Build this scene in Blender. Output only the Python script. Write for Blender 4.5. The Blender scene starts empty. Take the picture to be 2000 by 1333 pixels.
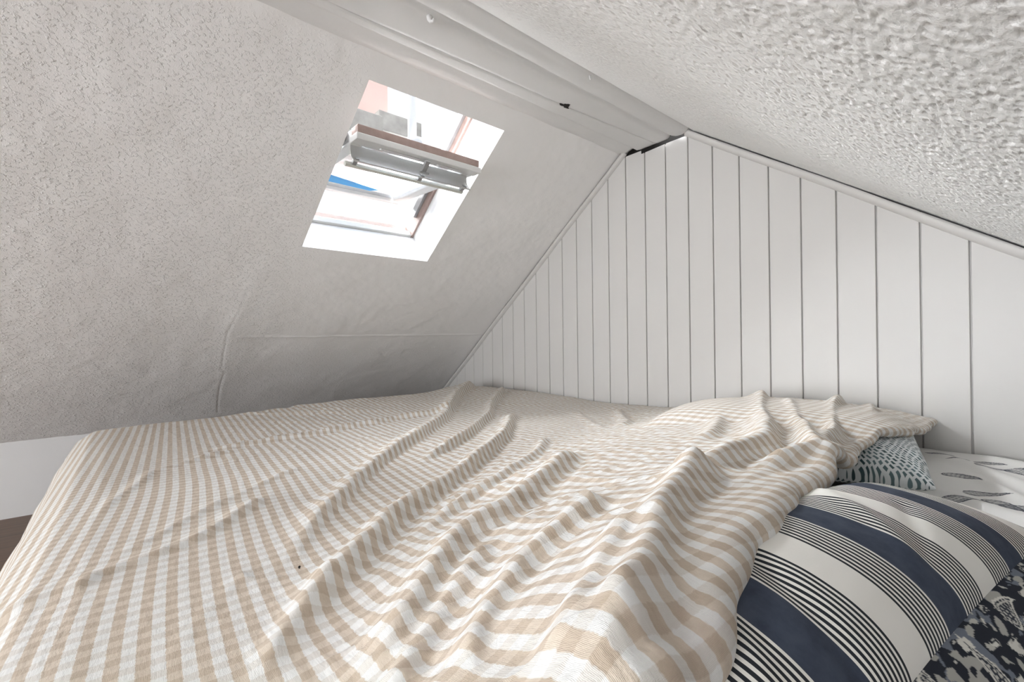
import bpy, bmesh, math
import numpy as np
from mathutils import Matrix, Vector

S = bpy.context.scene
COL = S.collection

# ------------------------------------------------------------------ camera
# calibrated from the panelling seams and the ridge: x along the gable, y along the ridge, z up, metres
F_PX, YAW, PITCH, ROLL = 888.30, 0.868640, 0.002687, -0.011148
FW = np.array([-math.sin(YAW)*math.cos(PITCH), math.cos(YAW)*math.cos(PITCH), math.sin(PITCH)])
_r = np.array([math.cos(YAW), math.sin(YAW), 0.0]); _u = np.cross(_r, FW)
RT = _r*math.cos(ROLL)+_u*math.sin(ROLL); UP = -_r*math.sin(ROLL)+_u*math.cos(ROLL)
cam = bpy.data.cameras.new('camera'); cam.lens = F_PX/2000*36; cam.sensor_width = 36
cam.clip_start = 0.01
camo = bpy.data.objects.new('camera', cam); COL.objects.link(camo)
camo.matrix_world = Matrix(((RT[0], UP[0], -FW[0], 0), (RT[1], UP[1], -FW[1], 0), (RT[2], UP[2], -FW[2], 0), (0, 0, 0, 1)))
S.camera = camo
S.view_settings.view_transform = 'Standard'; S.view_settings.look = 'None'
S.view_settings.gamma = 1; S.view_settings.use_curve_mapping = False
S.view_settings.exposure = 1.42

# ------------------------------------------------------------------ daylight and added fill lamps
W = bpy.data.worlds.new('sky'); S.world = W; W.use_nodes = True
bg = W.node_tree.nodes['Background']
bg.inputs[0].default_value = (0.93, 0.96, 1.0, 1); bg.inputs[1].default_value = 0.46

def area(name, loc, target, sx, sy, power, col=(1, 1, 1)):
    l = bpy.data.lights.new(name, 'AREA'); l.shape = 'RECTANGLE'; l.size = sx; l.size_y = sy
    l.energy = power; l.color = col
    o = bpy.data.objects.new(name, l); COL.objects.link(o); o.location = loc
    d = Vector(target)-Vector(loc); o.rotation_euler = d.to_track_quat('-Z', 'Y').to_euler()
    return o
# added fill lamps: one near the unseen back wall, one behind the camera
area('rear_fill', (-1.25, -2.75, -0.05), (-0.9, 1.6, 0.0), 1.5, 0.8, 20, (0.95, 0.975, 1.0))
rl = area('right_fill', (0.10, -1.3, 0.02), (-0.10, 1.6, -.02), .7, .35, 3.0, (0.95, 0.975, 1.0)); rl.data.spread = math.radians(110)
sun = bpy.data.lights.new('bright_overcast_sky', 'SUN'); sun.energy = 42; sun.angle = math.radians(80); sun.color = (.94, .97, 1.0)
suno = bpy.data.objects.new('bright_overcast_sky', sun); COL.objects.link(suno); suno.location = (-3, 0, 4)
suno.rotation_euler = Vector((0.76, -0.10, -0.62)).to_track_quat('-Z', 'Y').to_euler()

# ------------------------------------------------------------------ helpers
def ray(px, py):
    return FW*F_PX+RT*(px-1000)+UP*(666.5-py)
def atz(px, py, z):
    d = ray(px, py); return d*(z/d[2])
def aty(px, py, y):
    d = ray(px, py); return d*(y/d[1])
def atx(px, py, x):
    d = ray(px, py); return d*(x/d[0])

def tag(o, label=None, cat=None, group=None, kind=None):
    if label: o['label'] = label
    if cat: o['category'] = cat
    if group: o['group'] = group
    if kind: o['kind'] = kind
    return o
def empty(name, loc=(0, 0, 0)):
    o = bpy.data.objects.new(name, None); COL.objects.link(o); o.location = loc
    o.empty_display_size = 0.05
    return o
def mesh(name, verts, faces, mat, parent=None, smooth=False, uv=None, mats=None, fmat=None):
    me = bpy.data.meshes.new(name)
    V = np.asarray(verts, dtype=np.float64)
    me.from_pydata([tuple(v) for v in V] if len(V) < 5000 else V.tolist(), [], faces if isinstance(faces, list) else faces.tolist())
    for m in (mats or [mat]): me.materials.append(m)
    if fmat is not None: me.polygons.foreach_set('material_index', np.asarray(fmat, dtype=np.int32))
    if smooth: me.polygons.foreach_set('use_smooth', np.ones(len(me.polygons), dtype=bool))
    if uv is not None:
        l = me.uv_layers.new(name='uv'); idx = np.zeros(len(me.loops), dtype=np.int32)
        me.loops.foreach_get('vertex_index', idx)
        l.data.foreach_set('uv', np.asarray(uv, dtype=np.float32)[idx].ravel())
    me.update()
    o = bpy.data.objects.new(name, me); COL.objects.link(o)
    if parent is not None:
        o.parent = parent; o.matrix_parent_inverse = Matrix.Translation(-Vector(parent.location)) if parent.location.length else Matrix()
    return o
def gridfaces(n, m):
    i = np.arange(n-1)[:, None]*m+np.arange(m-1)[None, :]
    i = i.ravel()
    return np.stack([i, i+m, i+m+1, i+1], 1)
def gridmesh(name, P, mat, parent=None, uv=None, flip=False):
    n, m = P.shape[:2]
    f = gridfaces(n, m)
    if flip: f = f[:, ::-1]
    return mesh(name, P.reshape(-1, 3), f, mat, parent, True, None if uv is None else uv.reshape(-1, 2))
class MB:
    """collects boxes / prisms / tubes into one mesh"""
    def __init__(s): s.v = []; s.f = []
    def add(s, vs, fs):
        b = len(s.v); s.v += [tuple(map(float, q)) for q in vs]; s.f += [[i+b for i in q] for q in fs]
    def prism(s, sec, a, b, fr):
        """section points (p,q) swept between parameters a and b, fr(p,q,t)->xyz"""
        n = len(sec)
        vs = [fr(p, q, a) for p, q in sec]+[fr(p, q, b) for p, q in sec]
        fs = [[i, (i+1) % n, n+(i+1) % n, n+i] for i in range(n)]+[list(range(n))[::-1], list(range(n, 2*n))]
        s.add(vs, fs)
    def box(s, lo, hi, fr=lambda x, y, z: (x, y, z)):
        x0, y0, z0 = lo; x1, y1, z1 = hi
        vs = [fr(x, y, z) for z in (z0, z1) for x, y in ((x0, y0), (x1, y0), (x1, y1), (x0, y1))]
        s.add(vs, [[3, 2, 1, 0], [4, 5, 6, 7], [0, 1, 5, 4], [1, 2, 6, 5], [2, 3, 7, 6], [3, 0, 4, 7]])
    def tube(s, pts, r, n=10):
        pts = [np.array(q, float) for q in pts]; rings = []
        for i, q in enumerate(pts):
            d = pts[min(i+1, len(pts)-1)]-pts[max(i-1, 0)]; d /= np.linalg.norm(d)
            h = np.array([0, 0, 1.0]) if abs(d[2]) < .9 else np.array([1.0, 0, 0])
            a = np.cross(d, h); a /= np.linalg.norm(a); b = np.cross(d, a)
            rr = r[i] if isinstance(r, (list, tuple)) else r
            rings.append([q+rr*(a*math.cos(t)+b*math.sin(t)) for t in np.linspace(0, 2*math.pi, n, endpoint=False)])
        vs = [v for R in rings for v in R]; fs = []
        for k in range(len(rings)-1):
            for i in range(n): fs.append([k*n+i, k*n+(i+1) % n, (k+1)*n+(i+1) % n, (k+1)*n+i])
        fs += [list(range(n))[::-1], list(range((len(rings)-1)*n, len(rings)*n))]
        s.add(vs, fs)
    def build(s, name, mat, parent=None, bevel=0, smooth=False):
        o = mesh(name, s.v, s.f, mat, parent, smooth)
        bm = bmesh.new(); bm.from_mesh(o.data); bmesh.ops.recalc_face_normals(bm, faces=bm.faces); bm.to_mesh(o.data); bm.free()
        if bevel:
            md = o.modifiers.new('bevel', 'BEVEL'); md.width = bevel; md.segments = 2; md.limit_method = 'ANGLE'
        return o

# smooth value noise on the plane, vectorised
def _hash(ix, iy, seed):
    h = (ix.astype(np.int64)*374761393+iy.astype(np.int64)*668265263+seed*1442695041) & 0xffffffff
    h = ((h ^ (h >> 13))*1274126177) & 0xffffffff
    return ((h ^ (h >> 16)) & 0xffff)/65535.0
def vnoise(x, y, seed=0):
    ix = np.floor(x); iy = np.floor(y); fx = x-ix; fy = y-iy
    fx = fx*fx*fx*(fx*(fx*6-15)+10); fy = fy*fy*fy*(fy*(fy*6-15)+10)
    a = _hash(ix, iy, seed); b = _hash(ix+1, iy, seed); c = _hash(ix, iy+1, seed); d = _hash(ix+1, iy+1, seed)
    return (a*(1-fx)+b*fx)*(1-fy)+(c*(1-fx)+d*fx)*fy-0.5
def fbm(x, y, oct=4, seed=0, gain=.5):
    s = 0; a = 1
    for k in range(oct):
        s = s+a*vnoise(x*2**k+17.3*k, y*2**k-9.1*k, seed+k); a *= gain
    return s
def sstep(a, b, x):
    t = np.clip((x-a)/(b-a), 0, 1); return t*t*(3-2*t)

# ------------------------------------------------------------------ materials
def nodemat(name):
    m = bpy.data.materials.new(name); m.use_nodes = True
    nt = m.node_tree; return m, nt, nt.nodes['Principled BSDF']
def N(nt, typ, **kw):
    n = nt.nodes.new(typ)
    for k, v in kw.items(): setattr(n, k, v)
    return n
def math_(nt, op, a, b=None, c=None):
    n = nt.nodes.new('ShaderNodeMath'); n.operation = op
    for i, q in enumerate((a, b, c)):
        if q is None: continue
        if isinstance(q, (int, float)): n.inputs[i].default_value = q
        else: nt.links.new(q, n.inputs[i])
    return n.outputs[0]
def mixc(nt, f, a, b):
    n = nt.nodes.new('ShaderNodeMix'); n.data_type = 'RGBA'
    for sock, q in ((n.inputs[0], f), (n.inputs[6], a), (n.inputs[7], b)):
        if isinstance(q, (int, float)): sock.default_value = q
        elif isinstance(q, tuple): sock.default_value = (*q, 1)
        else: nt.links.new(q, sock)
    return n.outputs[2]
def noise(nt, vec, scale, detail=3, rough=.5):
    n = nt.nodes.new('ShaderNodeTexNoise'); n.inputs['Scale'].default_value = scale
    n.inputs['Detail'].default_value = detail; n.inputs['Roughness'].default_value = rough
    if vec is not None: nt.links.new(vec, n.inputs['Vector'])
    return n.outputs[0]
def bump(nt, p, h, strength, dist):
    b = nt.nodes.new('ShaderNodeBump'); b.inputs['Strength'].default_value = strength
    b.inputs['Distance'].default_value = dist; nt.links.new(h, b.inputs['Height'])
    nt.links.new(b.outputs[0], p.inputs['Normal']); return b
def objco(nt):
    return nt.nodes.new('ShaderNodeTexCoord').outputs['Object']
def mapping(nt, vec, scale, rot=(0, 0, 0)):
    n = nt.nodes.new('ShaderNodeMapping'); n.inputs['Scale'].default_value = scale
    n.inputs['Rotation'].default_value = rot
    nt.links.new(vec, n.inputs['Vector']); return n.outputs[0]

def paint(name, c, rough=.55, var=.03, nscale=8, bstr=0.15, bd=.001, bscale=120, spec=.3):
    m, nt, p = nodemat(name); co = objco(nt)
    f = noise(nt, co, nscale, 3)
    d = tuple(max(0, x*(1-var*2)) for x in c)
    nt.links.new(mixc(nt, f, c, d), p.inputs['Base Color'])
    p.inputs['Roughness'].default_value = rough; p.inputs['Specular IOR Level'].default_value = spec
    bump(nt, p, noise(nt, co, bscale, 3), bstr, bd)
    return m

def plaster_left():
    m, nt, p = nodemat('stippled_plaster_left'); co = objco(nt)
    big = noise(nt, co, 2.2, 2); tint = mixc(nt, big, (.87, .86, .85), (.85, .84, .83))
    nt.links.new(tint, p.inputs['Base Color'])
    p.inputs['Roughness'].default_value = .6; p.inputs['Specular IOR Level'].default_value = .28
    st = mapping(nt, co, (1.0, .8, 1.0))
    a = noise(nt, st, 135, 3, .55)
    a = math_(nt, 'MULTIPLY', math_(nt, 'SUBTRACT', a, .52), 3.2)
    a = math_(nt, 'MAXIMUM', math_(nt, 'MINIMUM', a, 1.0), 0.0)
    fine = noise(nt, co, 330, 2)
    h = math_(nt, 'ADD', a, math_(nt, 'MULTIPLY', fine, .18))
    # stipple fades out towards the window and the gable
    at = nt.nodes.new('ShaderNodeAttribute'); at.attribute_name = 'rough_mask'
    h = math_(nt, 'MULTIPLY', h, at.outputs['Fac'])
    bump(nt, p, h, .85, .0040)
    return m
def plaster_right():
    m, nt, p = nodemat('popcorn_plaster_right'); co = objco(nt)
    p.inputs['Base Color'].default_value = (.88, .875, .865, 1)
    p.inputs['Roughness'].default_value = .7; p.inputs['Specular IOR Level'].default_value = .2
    n_ = noise(nt, mapping(nt, co, (1, .5, 1)), 210, 3, .6)
    h = math_(nt, 'MAXIMUM', math_(nt, 'MINIMUM', math_(nt, 'MULTIPLY', math_(nt, 'SUBTRACT', n_, .36), 5), 1.0), 0.0)
    bump(nt, p, math_(nt, 'ADD', h, noise(nt, co, 500, 2)), .35, .0014)
    return m
def cloth_weave(nt, uvout, p, scale=1400, s=.25, extra=None, d=.0006):
    w = nt.nodes.new('ShaderNodeSeparateXYZ'); nt.links.new(uvout, w.inputs[0])
    a = math_(nt, 'SINE', math_(nt, 'MULTIPLY', w.outputs[0], scale*2)); b = math_(nt, 'SINE', math_(nt, 'MULTIPLY', w.outputs[1], scale*2))
    h = math_(nt, 'MULTIPLY', math_(nt, 'ADD', a, b), .10)
    if extra is not None: h = math_(nt, 'ADD', h, extra)
    bump(nt, p, h, s, d)
def gingham():
    m, nt, p = nodemat('gingham_cotton')
    uv = N(nt, 'ShaderNodeUVMap', uv_map='uv').outputs[0]
    sp = nt.nodes.new('ShaderNodeSeparateXYZ'); nt.links.new(uv, sp.inputs[0])
    wob = noise(nt, uv, 9, 2)
    P = 0.0222
    def band(c, ph):
        t = math_(nt, 'ADD', math_(nt, 'DIVIDE', c, P), ph)
        t = math_(nt, 'ADD', t, math_(nt, 'MULTIPLY', math_(nt, 'SUBTRACT', noise(nt, uv, 260, 1), .5), .12))
        s = math_(nt, 'SINE', math_(nt, 'MULTIPLY', t, 2*math.pi))
        s = math_(nt, 'ADD', math_(nt, 'MULTIPLY', s, 4.5), .5)
        return math_(nt, 'MAXIMUM', math_(nt, 'MINIMUM', s, 1.0), 0.0)
    bv = band(sp.outputs[1], .0); bu = band(sp.outputs[0], .3)
    # mottled dye
    mott = math_(nt, 'ADD', math_(nt, 'MULTIPLY', math_(nt, 'SUBTRACT', noise(nt, uv, 70, 4, .7), .5), 2.2), .5)
    st = mapping(nt, uv, (60, 1600, 1)); slub = noise(nt, st, 1, 2)
    white = mixc(nt, slub, (.79, .785, .77), (.74, .735, .71))
    c1 = mixc(nt, math_(nt, 'MULTIPLY', bu, .30), white, (.48, .40, .31))
    tan = mixc(nt, mott, (.645, .54, .425), (.49, .385, .28))
    tan2 = mixc(nt, bu, tan, mixc(nt, mott, (.54, .43, .32), (.40, .30, .205)))
    c2 = mixc(nt, math_(nt, 'MULTIPLY', bv, .80), c1, tan2)
    nt.links.new(c2, p.inputs['Base Color'])
    p.inputs['Roughness'].default_value = .85; p.inputs['Specular IOR Level'].default_value = .15
    try: p.inputs['Sheen Weight'].default_value = .12
    except Exception: pass
    wr = noise(nt, mapping(nt, uv, (22, 60, 1)), 1, 5, .6)
    cloth_weave(nt, uv, p, 4500, .6, math_(nt, 'MULTIPLY', wr, 9.0), .0008)
    return m
def striped():
    m, nt, p = nodemat('navy_striped_cotton')
    uv = N(nt, 'ShaderNodeUVMap', uv_map='uv').outputs[0]
    sp = nt.nodes.new('ShaderNodeSeparateXYZ'); nt.links.new(uv, sp.inputs[0])
    t = math_(nt, 'FRACT', math_(nt, 'ADD', sp.outputs[1], 10))   # v given in periods
    navy = math_(nt, 'LESS_THAN', t, .255)
    a = math_(nt, 'MULTIPLY', math_(nt, 'GREATER_THAN', t, .255), math_(nt, 'LESS_THAN', t, .515))
    b = math_(nt, 'GREATER_THAN', t, .74)
    la = math_(nt, 'GREATER_THAN', math_(nt, 'FRACT', math_(nt, 'MULTIPLY', math_(nt, 'SUBTRACT', t, .255), 8/.26)), .48)
    lb = math_(nt, 'LESS_THAN', math_(nt, 'FRACT', math_(nt, 'MULTIPLY', math_(nt, 'SUBTRACT', t, .74), 8/.26)), .52)
    lines = math_(nt, 'MAXIMUM', math_(nt, 'MULTIPLY', a, la), math_(nt, 'MULTIPLY', b, lb))
    mot = noise(nt, objco(nt), 55, 4, .6)
    nv = mixc(nt, mot, (.016, .022, .042), (.085, .105, .145))
    c = mixc(nt, navy, (.80, .785, .74), nv)
    c = mixc(nt, lines, c, (.022, .026, .032))
    nt.links.new(c, p.inputs['Base Color']); p.inputs['Roughness'].default_value = .8
    p.inputs['Specular IOR Level'].default_value = .2
    bump(nt, p, noise(nt, objco(nt), 900, 2), .2, .0004)
    return m
def teal():
    m, nt, p = nodemat('teal_dash_cotton')
    uv = N(nt, 'ShaderNodeUVMap', uv_map='uv').outputs[0]
    nz = nt.nodes.new('ShaderNodeTexNoise'); nz.inputs['Scale'].default_value = 38; nz.inputs['Detail'].default_value = 1
    nt.links.new(uv, nz.inputs['Vector'])
    vm = nt.nodes.new('ShaderNodeVectorMath'); vm.operation = 'MULTIPLY_ADD'
    nt.links.new(nz.outputs['Color'], vm.inputs[0]); vm.inputs[1].default_value = (.012, .012, 0); nt.links.new(uv, vm.inputs[2])
    br = nt.nodes.new('ShaderNodeTexBrick'); br.offset = .5
    nt.links.new(mapping(nt, vm.outputs[0], (1, 1, 1), (0, 0, .6)), br.inputs['Vector'])
    br.inputs['Scale'].default_value = 1.0; br.inputs['Brick Width'].default_value = .0108; br.inputs['Row Height'].default_value = .0078
    br.inputs['Mortar Size'].default_value = .0022; br.inputs['Mortar Smooth'].default_value = .3
    br.inputs['Color1'].default_value = (.035, .075, .085, 1); br.inputs['Color2'].default_value = (.16, .24, .26, 1)
    br.inputs['Mortar'].default_value = (.78, .82, .83, 1)
    c = br.outputs[0]
    nt.links.new(c, p.inputs['Base Color']); p.inputs['Roughness'].default_value = .75
    return m
def vcol(name, rough=.8):
    m, nt, p = nodemat(name)
    a = nt.nodes.new('ShaderNodeAttribute'); a.attribute_name = 'print'
    nt.links.new(a.outputs['Color'], p.inputs['Base Color'])
    p.inputs['Roughness'].default_value = rough; p.inputs['Specular IOR Level'].default_value = .2
    bump(nt, p, noise(nt, objco(nt), 900, 2), .2, .0004)
    return m
def setcol(o, C):
    at = o.data.color_attributes.new('print', 'FLOAT_COLOR', 'POINT')
    at.data.foreach_set('color', np.concatenate([C, np.ones((len(C), 1))], 1).astype(np.float32).ravel())

M_LEFT = plaster_left(); M_RIGHT = plaster_right()
M_SMOOTH = paint('smooth_white_plaster', (.80, .795, .785), .6, .03, 5, .25, .002, 60)
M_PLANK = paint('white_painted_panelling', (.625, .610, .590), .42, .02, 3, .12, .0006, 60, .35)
M_BEAM = paint('white_painted_beam', (.76, .755, .745), .5, .05, 6, .3, .002, 40)
M_DARK = paint('dark_gap', (.02, .018, .016), .9)
M_KNEE = paint('knee_wall_paint', (.80, .80, .80), .5)
M_LINING = paint('window_lining_paint', (.86, .86, .86), .35, .02, 10, .2, .001, 50, .4)
M_SASH = paint('sash_white_paint', (.72, .72, .71), .4, .05, 20, .2, .001, 90, .4)
M_WEATHER = paint('weathered_pink_brown_wood', (.40, .30, .27), .7, .18, 40, .5, .001, 150)
M_ALU = paint('grey_aluminium_flap', (.52, .52, .51), .35, .05, 12, .05, .0005, 90, .5)
M_BAR = paint('cream_metal_bar', (.66, .66, .60), .35, .08, 30, .1, .0005, 90, .5)
M_METAL = paint('grey_steel', (.32, .32, .32), .4, .1, 40, .2, .0005, 90, .6)
M_GINGHAM = gingham(); M_STRIPE = striped(); M_TEAL = teal()
M_SHEET = vcol('paisley_print_sheet'); M_FLANGE = vcol('paisley_print_flange')

def wood_floor():
    m, nt, p = nodemat('dark_oak_floor'); co = objco(nt)
    sp = nt.nodes.new('ShaderNodeSeparateXYZ'); nt.links.new(co, sp.inputs[0])
    g = noise(nt, mapping(nt, co, (60, 3, 1)), 1, 5, .65)
    c = mixc(nt, g, (.20, .12, .075), (.07, .042, .028))
    pl = math_(nt, 'FRACT', math_(nt, 'DIVIDE', sp.outputs[0], .14))
    seam = math_(nt, 'LESS_THAN', pl, .012)
    nt.links.new(mixc(nt, seam, c, (.02, .013, .01)), p.inputs['Base Color'])
    p.inputs['Roughness'].default_value = .45
    bump(nt, p, g, .3, .001)
    return m
M_FLOOR = wood_floor()

# ------------------------------------------------------------------ room shell
D = 1.65                                # gable panelling plane
FLOOR = -0.704; KNEE = -2.7765
ML, CL = 0.76117, 1.725916              # left slope z = ML*x + CL
MR, CR = -0.69987, 0.190557             # right slope z = MR*x + CR
TH = math.atan(ML)
SD = np.array([math.cos(TH), 0, math.sin(TH)]); ND = np.array([-math.sin(TH), 0, math.cos(TH)])
OO = np.array([-1.789, 0, CL-ML*1.789])
def sl(s, t, n): return OO+SD*s+ND*n+np.array([0, t, 0])
BACK = -3.0

# left slope with the window opening (frame coordinates s up the slope, t along the ridge, n outward)
def topt(sv, t0):
    k = np.clip(sv/.66, -.15, 1.15)
    l = .498+.041*k; r = 1.023+.020*k
    return t0+(l-.5185)*np.exp(-((t0-.5185)/.18)**2)+(r-1.033)*np.exp(-((t0-1.033)/.18)**2)
s_lin = np.concatenate([np.linspace(-1.262, 0, 316)[:-1], np.linspace(0, .66, 166), np.linspace(.66, .775, 30)[1:]])
t_fine = np.concatenate([np.linspace(-.75, .5185, 290)[:-1], np.linspace(.5185, 1.033, 118), np.linspace(1.033, 1.72, 160)[1:]])
SS, T0 = np.meshgrid(s_lin, t_fine, indexing='ij')
TT = topt(SS, T0)
def seg_d(x, y, pts):
    """distance to a polyline, signed side and arc fraction"""
    best = np.full(x.shape, 1e9); side = np.zeros(x.shape); frac = np.zeros(x.shape)
    L = [0]
    for a, b in zip(pts[:-1], pts[1:]): L.append(L[-1]+math.hypot(b[0]-a[0], b[1]-a[1]))
    for k, (a, b) in enumerate(zip(pts[:-1], pts[1:])):
        dx, dy = b[0]-a[0], b[1]-a[1]; q = dx*dx+dy*dy
        tt = np.clip(((x-a[0])*dx+(y-a[1])*dy)/q, 0, 1)
        ex = x-a[0]-tt*dx; ey = y-a[1]-tt*dy; d = np.hypot(ex, ey)
        m = d < best
        best = np.where(m, d, best); side = np.where(m, np.sign(dx*ey-dy*ex), side)
        frac = np.where(m, (L[k]+tt*math.sqrt(q))/L[-1], frac)
    return best, side, frac
crack = [(-1.15, .345), (-1.078, .337), (-.92, .330), (-.80, .338), (-.771, .321), (-.514, .318), (-.351, .344), (-.231, .363), (-.142, .401)]
dc, sc, fc = seg_d(SS, TT, crack)
disp = 0.0045*fbm(SS*5, TT*5, 3, 5)+.0015*fbm(SS*30, TT*30, 2, 8)
disp = disp-.0018*np.exp(-(dc/.0035)**2)*sstep(1.02, .45, fc)+.0005*np.exp(-((dc-.012)/.012)**2)*sstep(0, .1, 1-fc)
disp = disp+.0022*np.exp(-((dc)/.03)**2)*np.exp(-((SS+.42)/.16)**2)
cr_s = -.548+.02*(TT-.41)+.0015*fbm(TT*12, TT*0, 2, 3)      # step between two boards
disp = disp+np.where(TT > .36, 1, 0)*sstep(.34, .48, TT)*(-.0090*sstep(cr_s+.006, cr_s-.006, SS)*np.exp(-np.clip(cr_s-SS, 0, 9)/.25)+.0060*np.exp(-((SS-cr_s)/.006)**2))
disp = disp+.0008*np.exp(-((TT+.028)/.014)**2)*sstep(.2, .5, SS)         # faint vertical board joint
edge = np.minimum.reduce([np.abs(TT-topt(SS, .5185+0*T0)), np.abs(TT-topt(SS, 1.033+0*T0))])
inside = (SS > -.0001) & (SS < .6601) & (T0 > .518) & (T0 < 1.0335)
dist_open = np.hypot(np.maximum(0, np.maximum(-SS, SS-.66)), np.maximum(0, np.maximum(.5185-T0, T0-1.033)))
disp = disp*sstep(0, .06, dist_open)*sstep(1.66, 1.55, TT)
P = OO+SS[..., None]*SD-disp[..., None]*ND+np.stack([0*TT, TT, 0*TT], -1)
n_, m_ = SS.shape
F = gridfaces(n_, m_)
cs = (SS[:-1, :-1]+SS[1:, 1:])/2; ct = (T0[:-1, :-1]+T0[1:, 1:])/2
keep = ~((cs > 0) & (cs < .66) & (ct > .5185) & (ct < 1.033))
ceil_l = mesh('ceiling_left', P.reshape(-1, 3), F[keep.ravel()], M_LEFT, None, True)
mask = 1.0-.90*sstep(.38, .62, TT+.10*fbm(SS*6, TT*6, 3, 21)+.05*SS)
mask = np.maximum(mask, .55*sstep(-.35, -.75, SS))
mask = mask*(1-.85*sstep(.66, .74, SS))
at = ceil_l.data.attributes.new('rough_mask', 'FLOAT', 'POINT'); at.data.foreach_set('value', mask.astype(np.float32).ravel())
tag(ceil_l, 'left sloping ceiling in stippled white plaster with the skylight opening', kind='structure')
# the rest of the left slope towards the back of the loft
mb = MB(); mb.add([sl(-1.262, BACK, 0), sl(.775, BACK, 0), sl(.775, -.75, 0), sl(-1.262, -.75, 0)], [[0, 1, 2, 3]])
o = mb.build('ceiling_left', M_LEFT); tag(o, kind='structure')
a2 = o.data.attributes.new('rough_mask', 'FLOAT', 'POINT'); a2.data.foreach_set('value', [1.0]*4)

# right slope: coarse popcorn plaster, real relief where it is near
xs = np.concatenate([np.linspace(-.872, .05, 540), np.linspace(.06, 1.3, 30)])
ys = np.concatenate([np.linspace(BACK, .1, 30)[:-1], np.linspace(.1, 1.72, 560)])
XX, YY = np.meshgrid(xs, ys, indexing='ij')
def cells(x, y, seed):
    ix = np.floor(x); iy = np.floor(y); best = np.full(x.shape, 9.0); idr = np.zeros(x.shape)
    for a in (-1, 0, 1):
        for b in (-1, 0, 1):
            cx_ = ix+a; cy_ = iy+b
            px_ = cx_+_hash(cx_, cy_, seed); py_ = cy_+_hash(cx_, cy_, seed+7)
            ang = 3.1*_hash(cx_, cy_, seed+21); st_ = 1+1.1*_hash(cx_, cy_, seed+33)
            ex, ey = x-px_, y-py_
            ex, ey = ex*np.cos(ang)+ey*np.sin(ang), (-ex*np.sin(ang)+ey*np.cos(ang))*st_
            d = np.hypot(ex, ey); m = d < best
            best = np.where(m, d, best); idr = np.where(m, _hash(cx_, cy_, seed+13), idr)
    return best, idr
wx_ = .35*fbm(XX*60, YY*25, 2, 7); wy_ = .35*fbm(XX*60, YY*25, 2, 8)
d1, r1 = cells(XX*125+wx_, YY*52+wy_, 31); d2, r2 = cells(XX*240+wx_, YY*105+wy_, 37)
patch = sstep(-.25, .15, fbm(XX*9, YY*5, 2, 33)+.05)
pit = sstep(.42, .12, d1/(.35+.85*r1))*sstep(.08, .28, r1)*(.55+.45*patch)
pit2 = sstep(.45, .12, d2/(.4+.8*r2))*sstep(.15, .35, r2)
amp = .0056*(.55+.45*sstep(-.72, -.40, XX+.12*fbm(XX*8, YY*8, 2, 2)))*(.55+.45*sstep(1.65, .9, YY))
rel = .16*amp*fbm(XX*150, YY*80, 2, 41)-amp*pit-.0018*pit2*sstep(-.82, -.7, XX)
rel = rel*sstep(-.86, -.72, XX)+.002*fbm(XX*5, YY*5, 2, 4)
rel = rel*sstep(1.66, 1.62, YY)+0
ndr = np.array([-MR, 0, 1.0]); ndr /= np.linalg.norm(ndr)
P = np.stack([XX, YY, MR*XX+CR], -1)-rel[..., None]*ndr
o = gridmesh('ceiling_right', P, M_RIGHT); tag(o, 'right sloping ceiling in coarse white popcorn plaster', kind='structure')

# outer roof boards close the gaps and carry the thickness outside
mb = MB()
mb.prism([(BACK, 0.02), (.46, .02), (.46, .17), (BACK, .17)], -1.3, .9, lambda t, n, s: sl(s, t, n))
mb.prism([(1.09, 0.02), (1.80, .02), (1.80, .17), (1.09, .17)], -1.3, .9, lambda t, n, s: sl(s, t, n))
mb.prism([(.46, 0.02), (1.09, .02), (1.09, .17), (.46, .17)], -1.3, -.06, lambda t, n, s: sl(s, t, n))
mb.prism([(.46, 0.02), (1.09, .02), (1.09, .17), (.46, .17)], .70, .9, lambda t, n, s: sl(s, t, n))
mb.add([(-.95, BACK, .92), (1.5, BACK, -.80), (1.5, 1.8, -.80), (-.95, 1.8, .92), (-.95, BACK, 1.02), (1.5, BACK, -.7), (1.5, 1.8, -.7), (-.95, 1.8, 1.02)],
       [[0, 1, 2, 3], [4, 5, 6, 7], [0, 1, 5, 4], [1, 2, 6, 5], [2, 3, 7, 6], [3, 0, 4, 7]])
o = mb.build('trim_5', M_DARK); tag(o, kind='structure')

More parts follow.
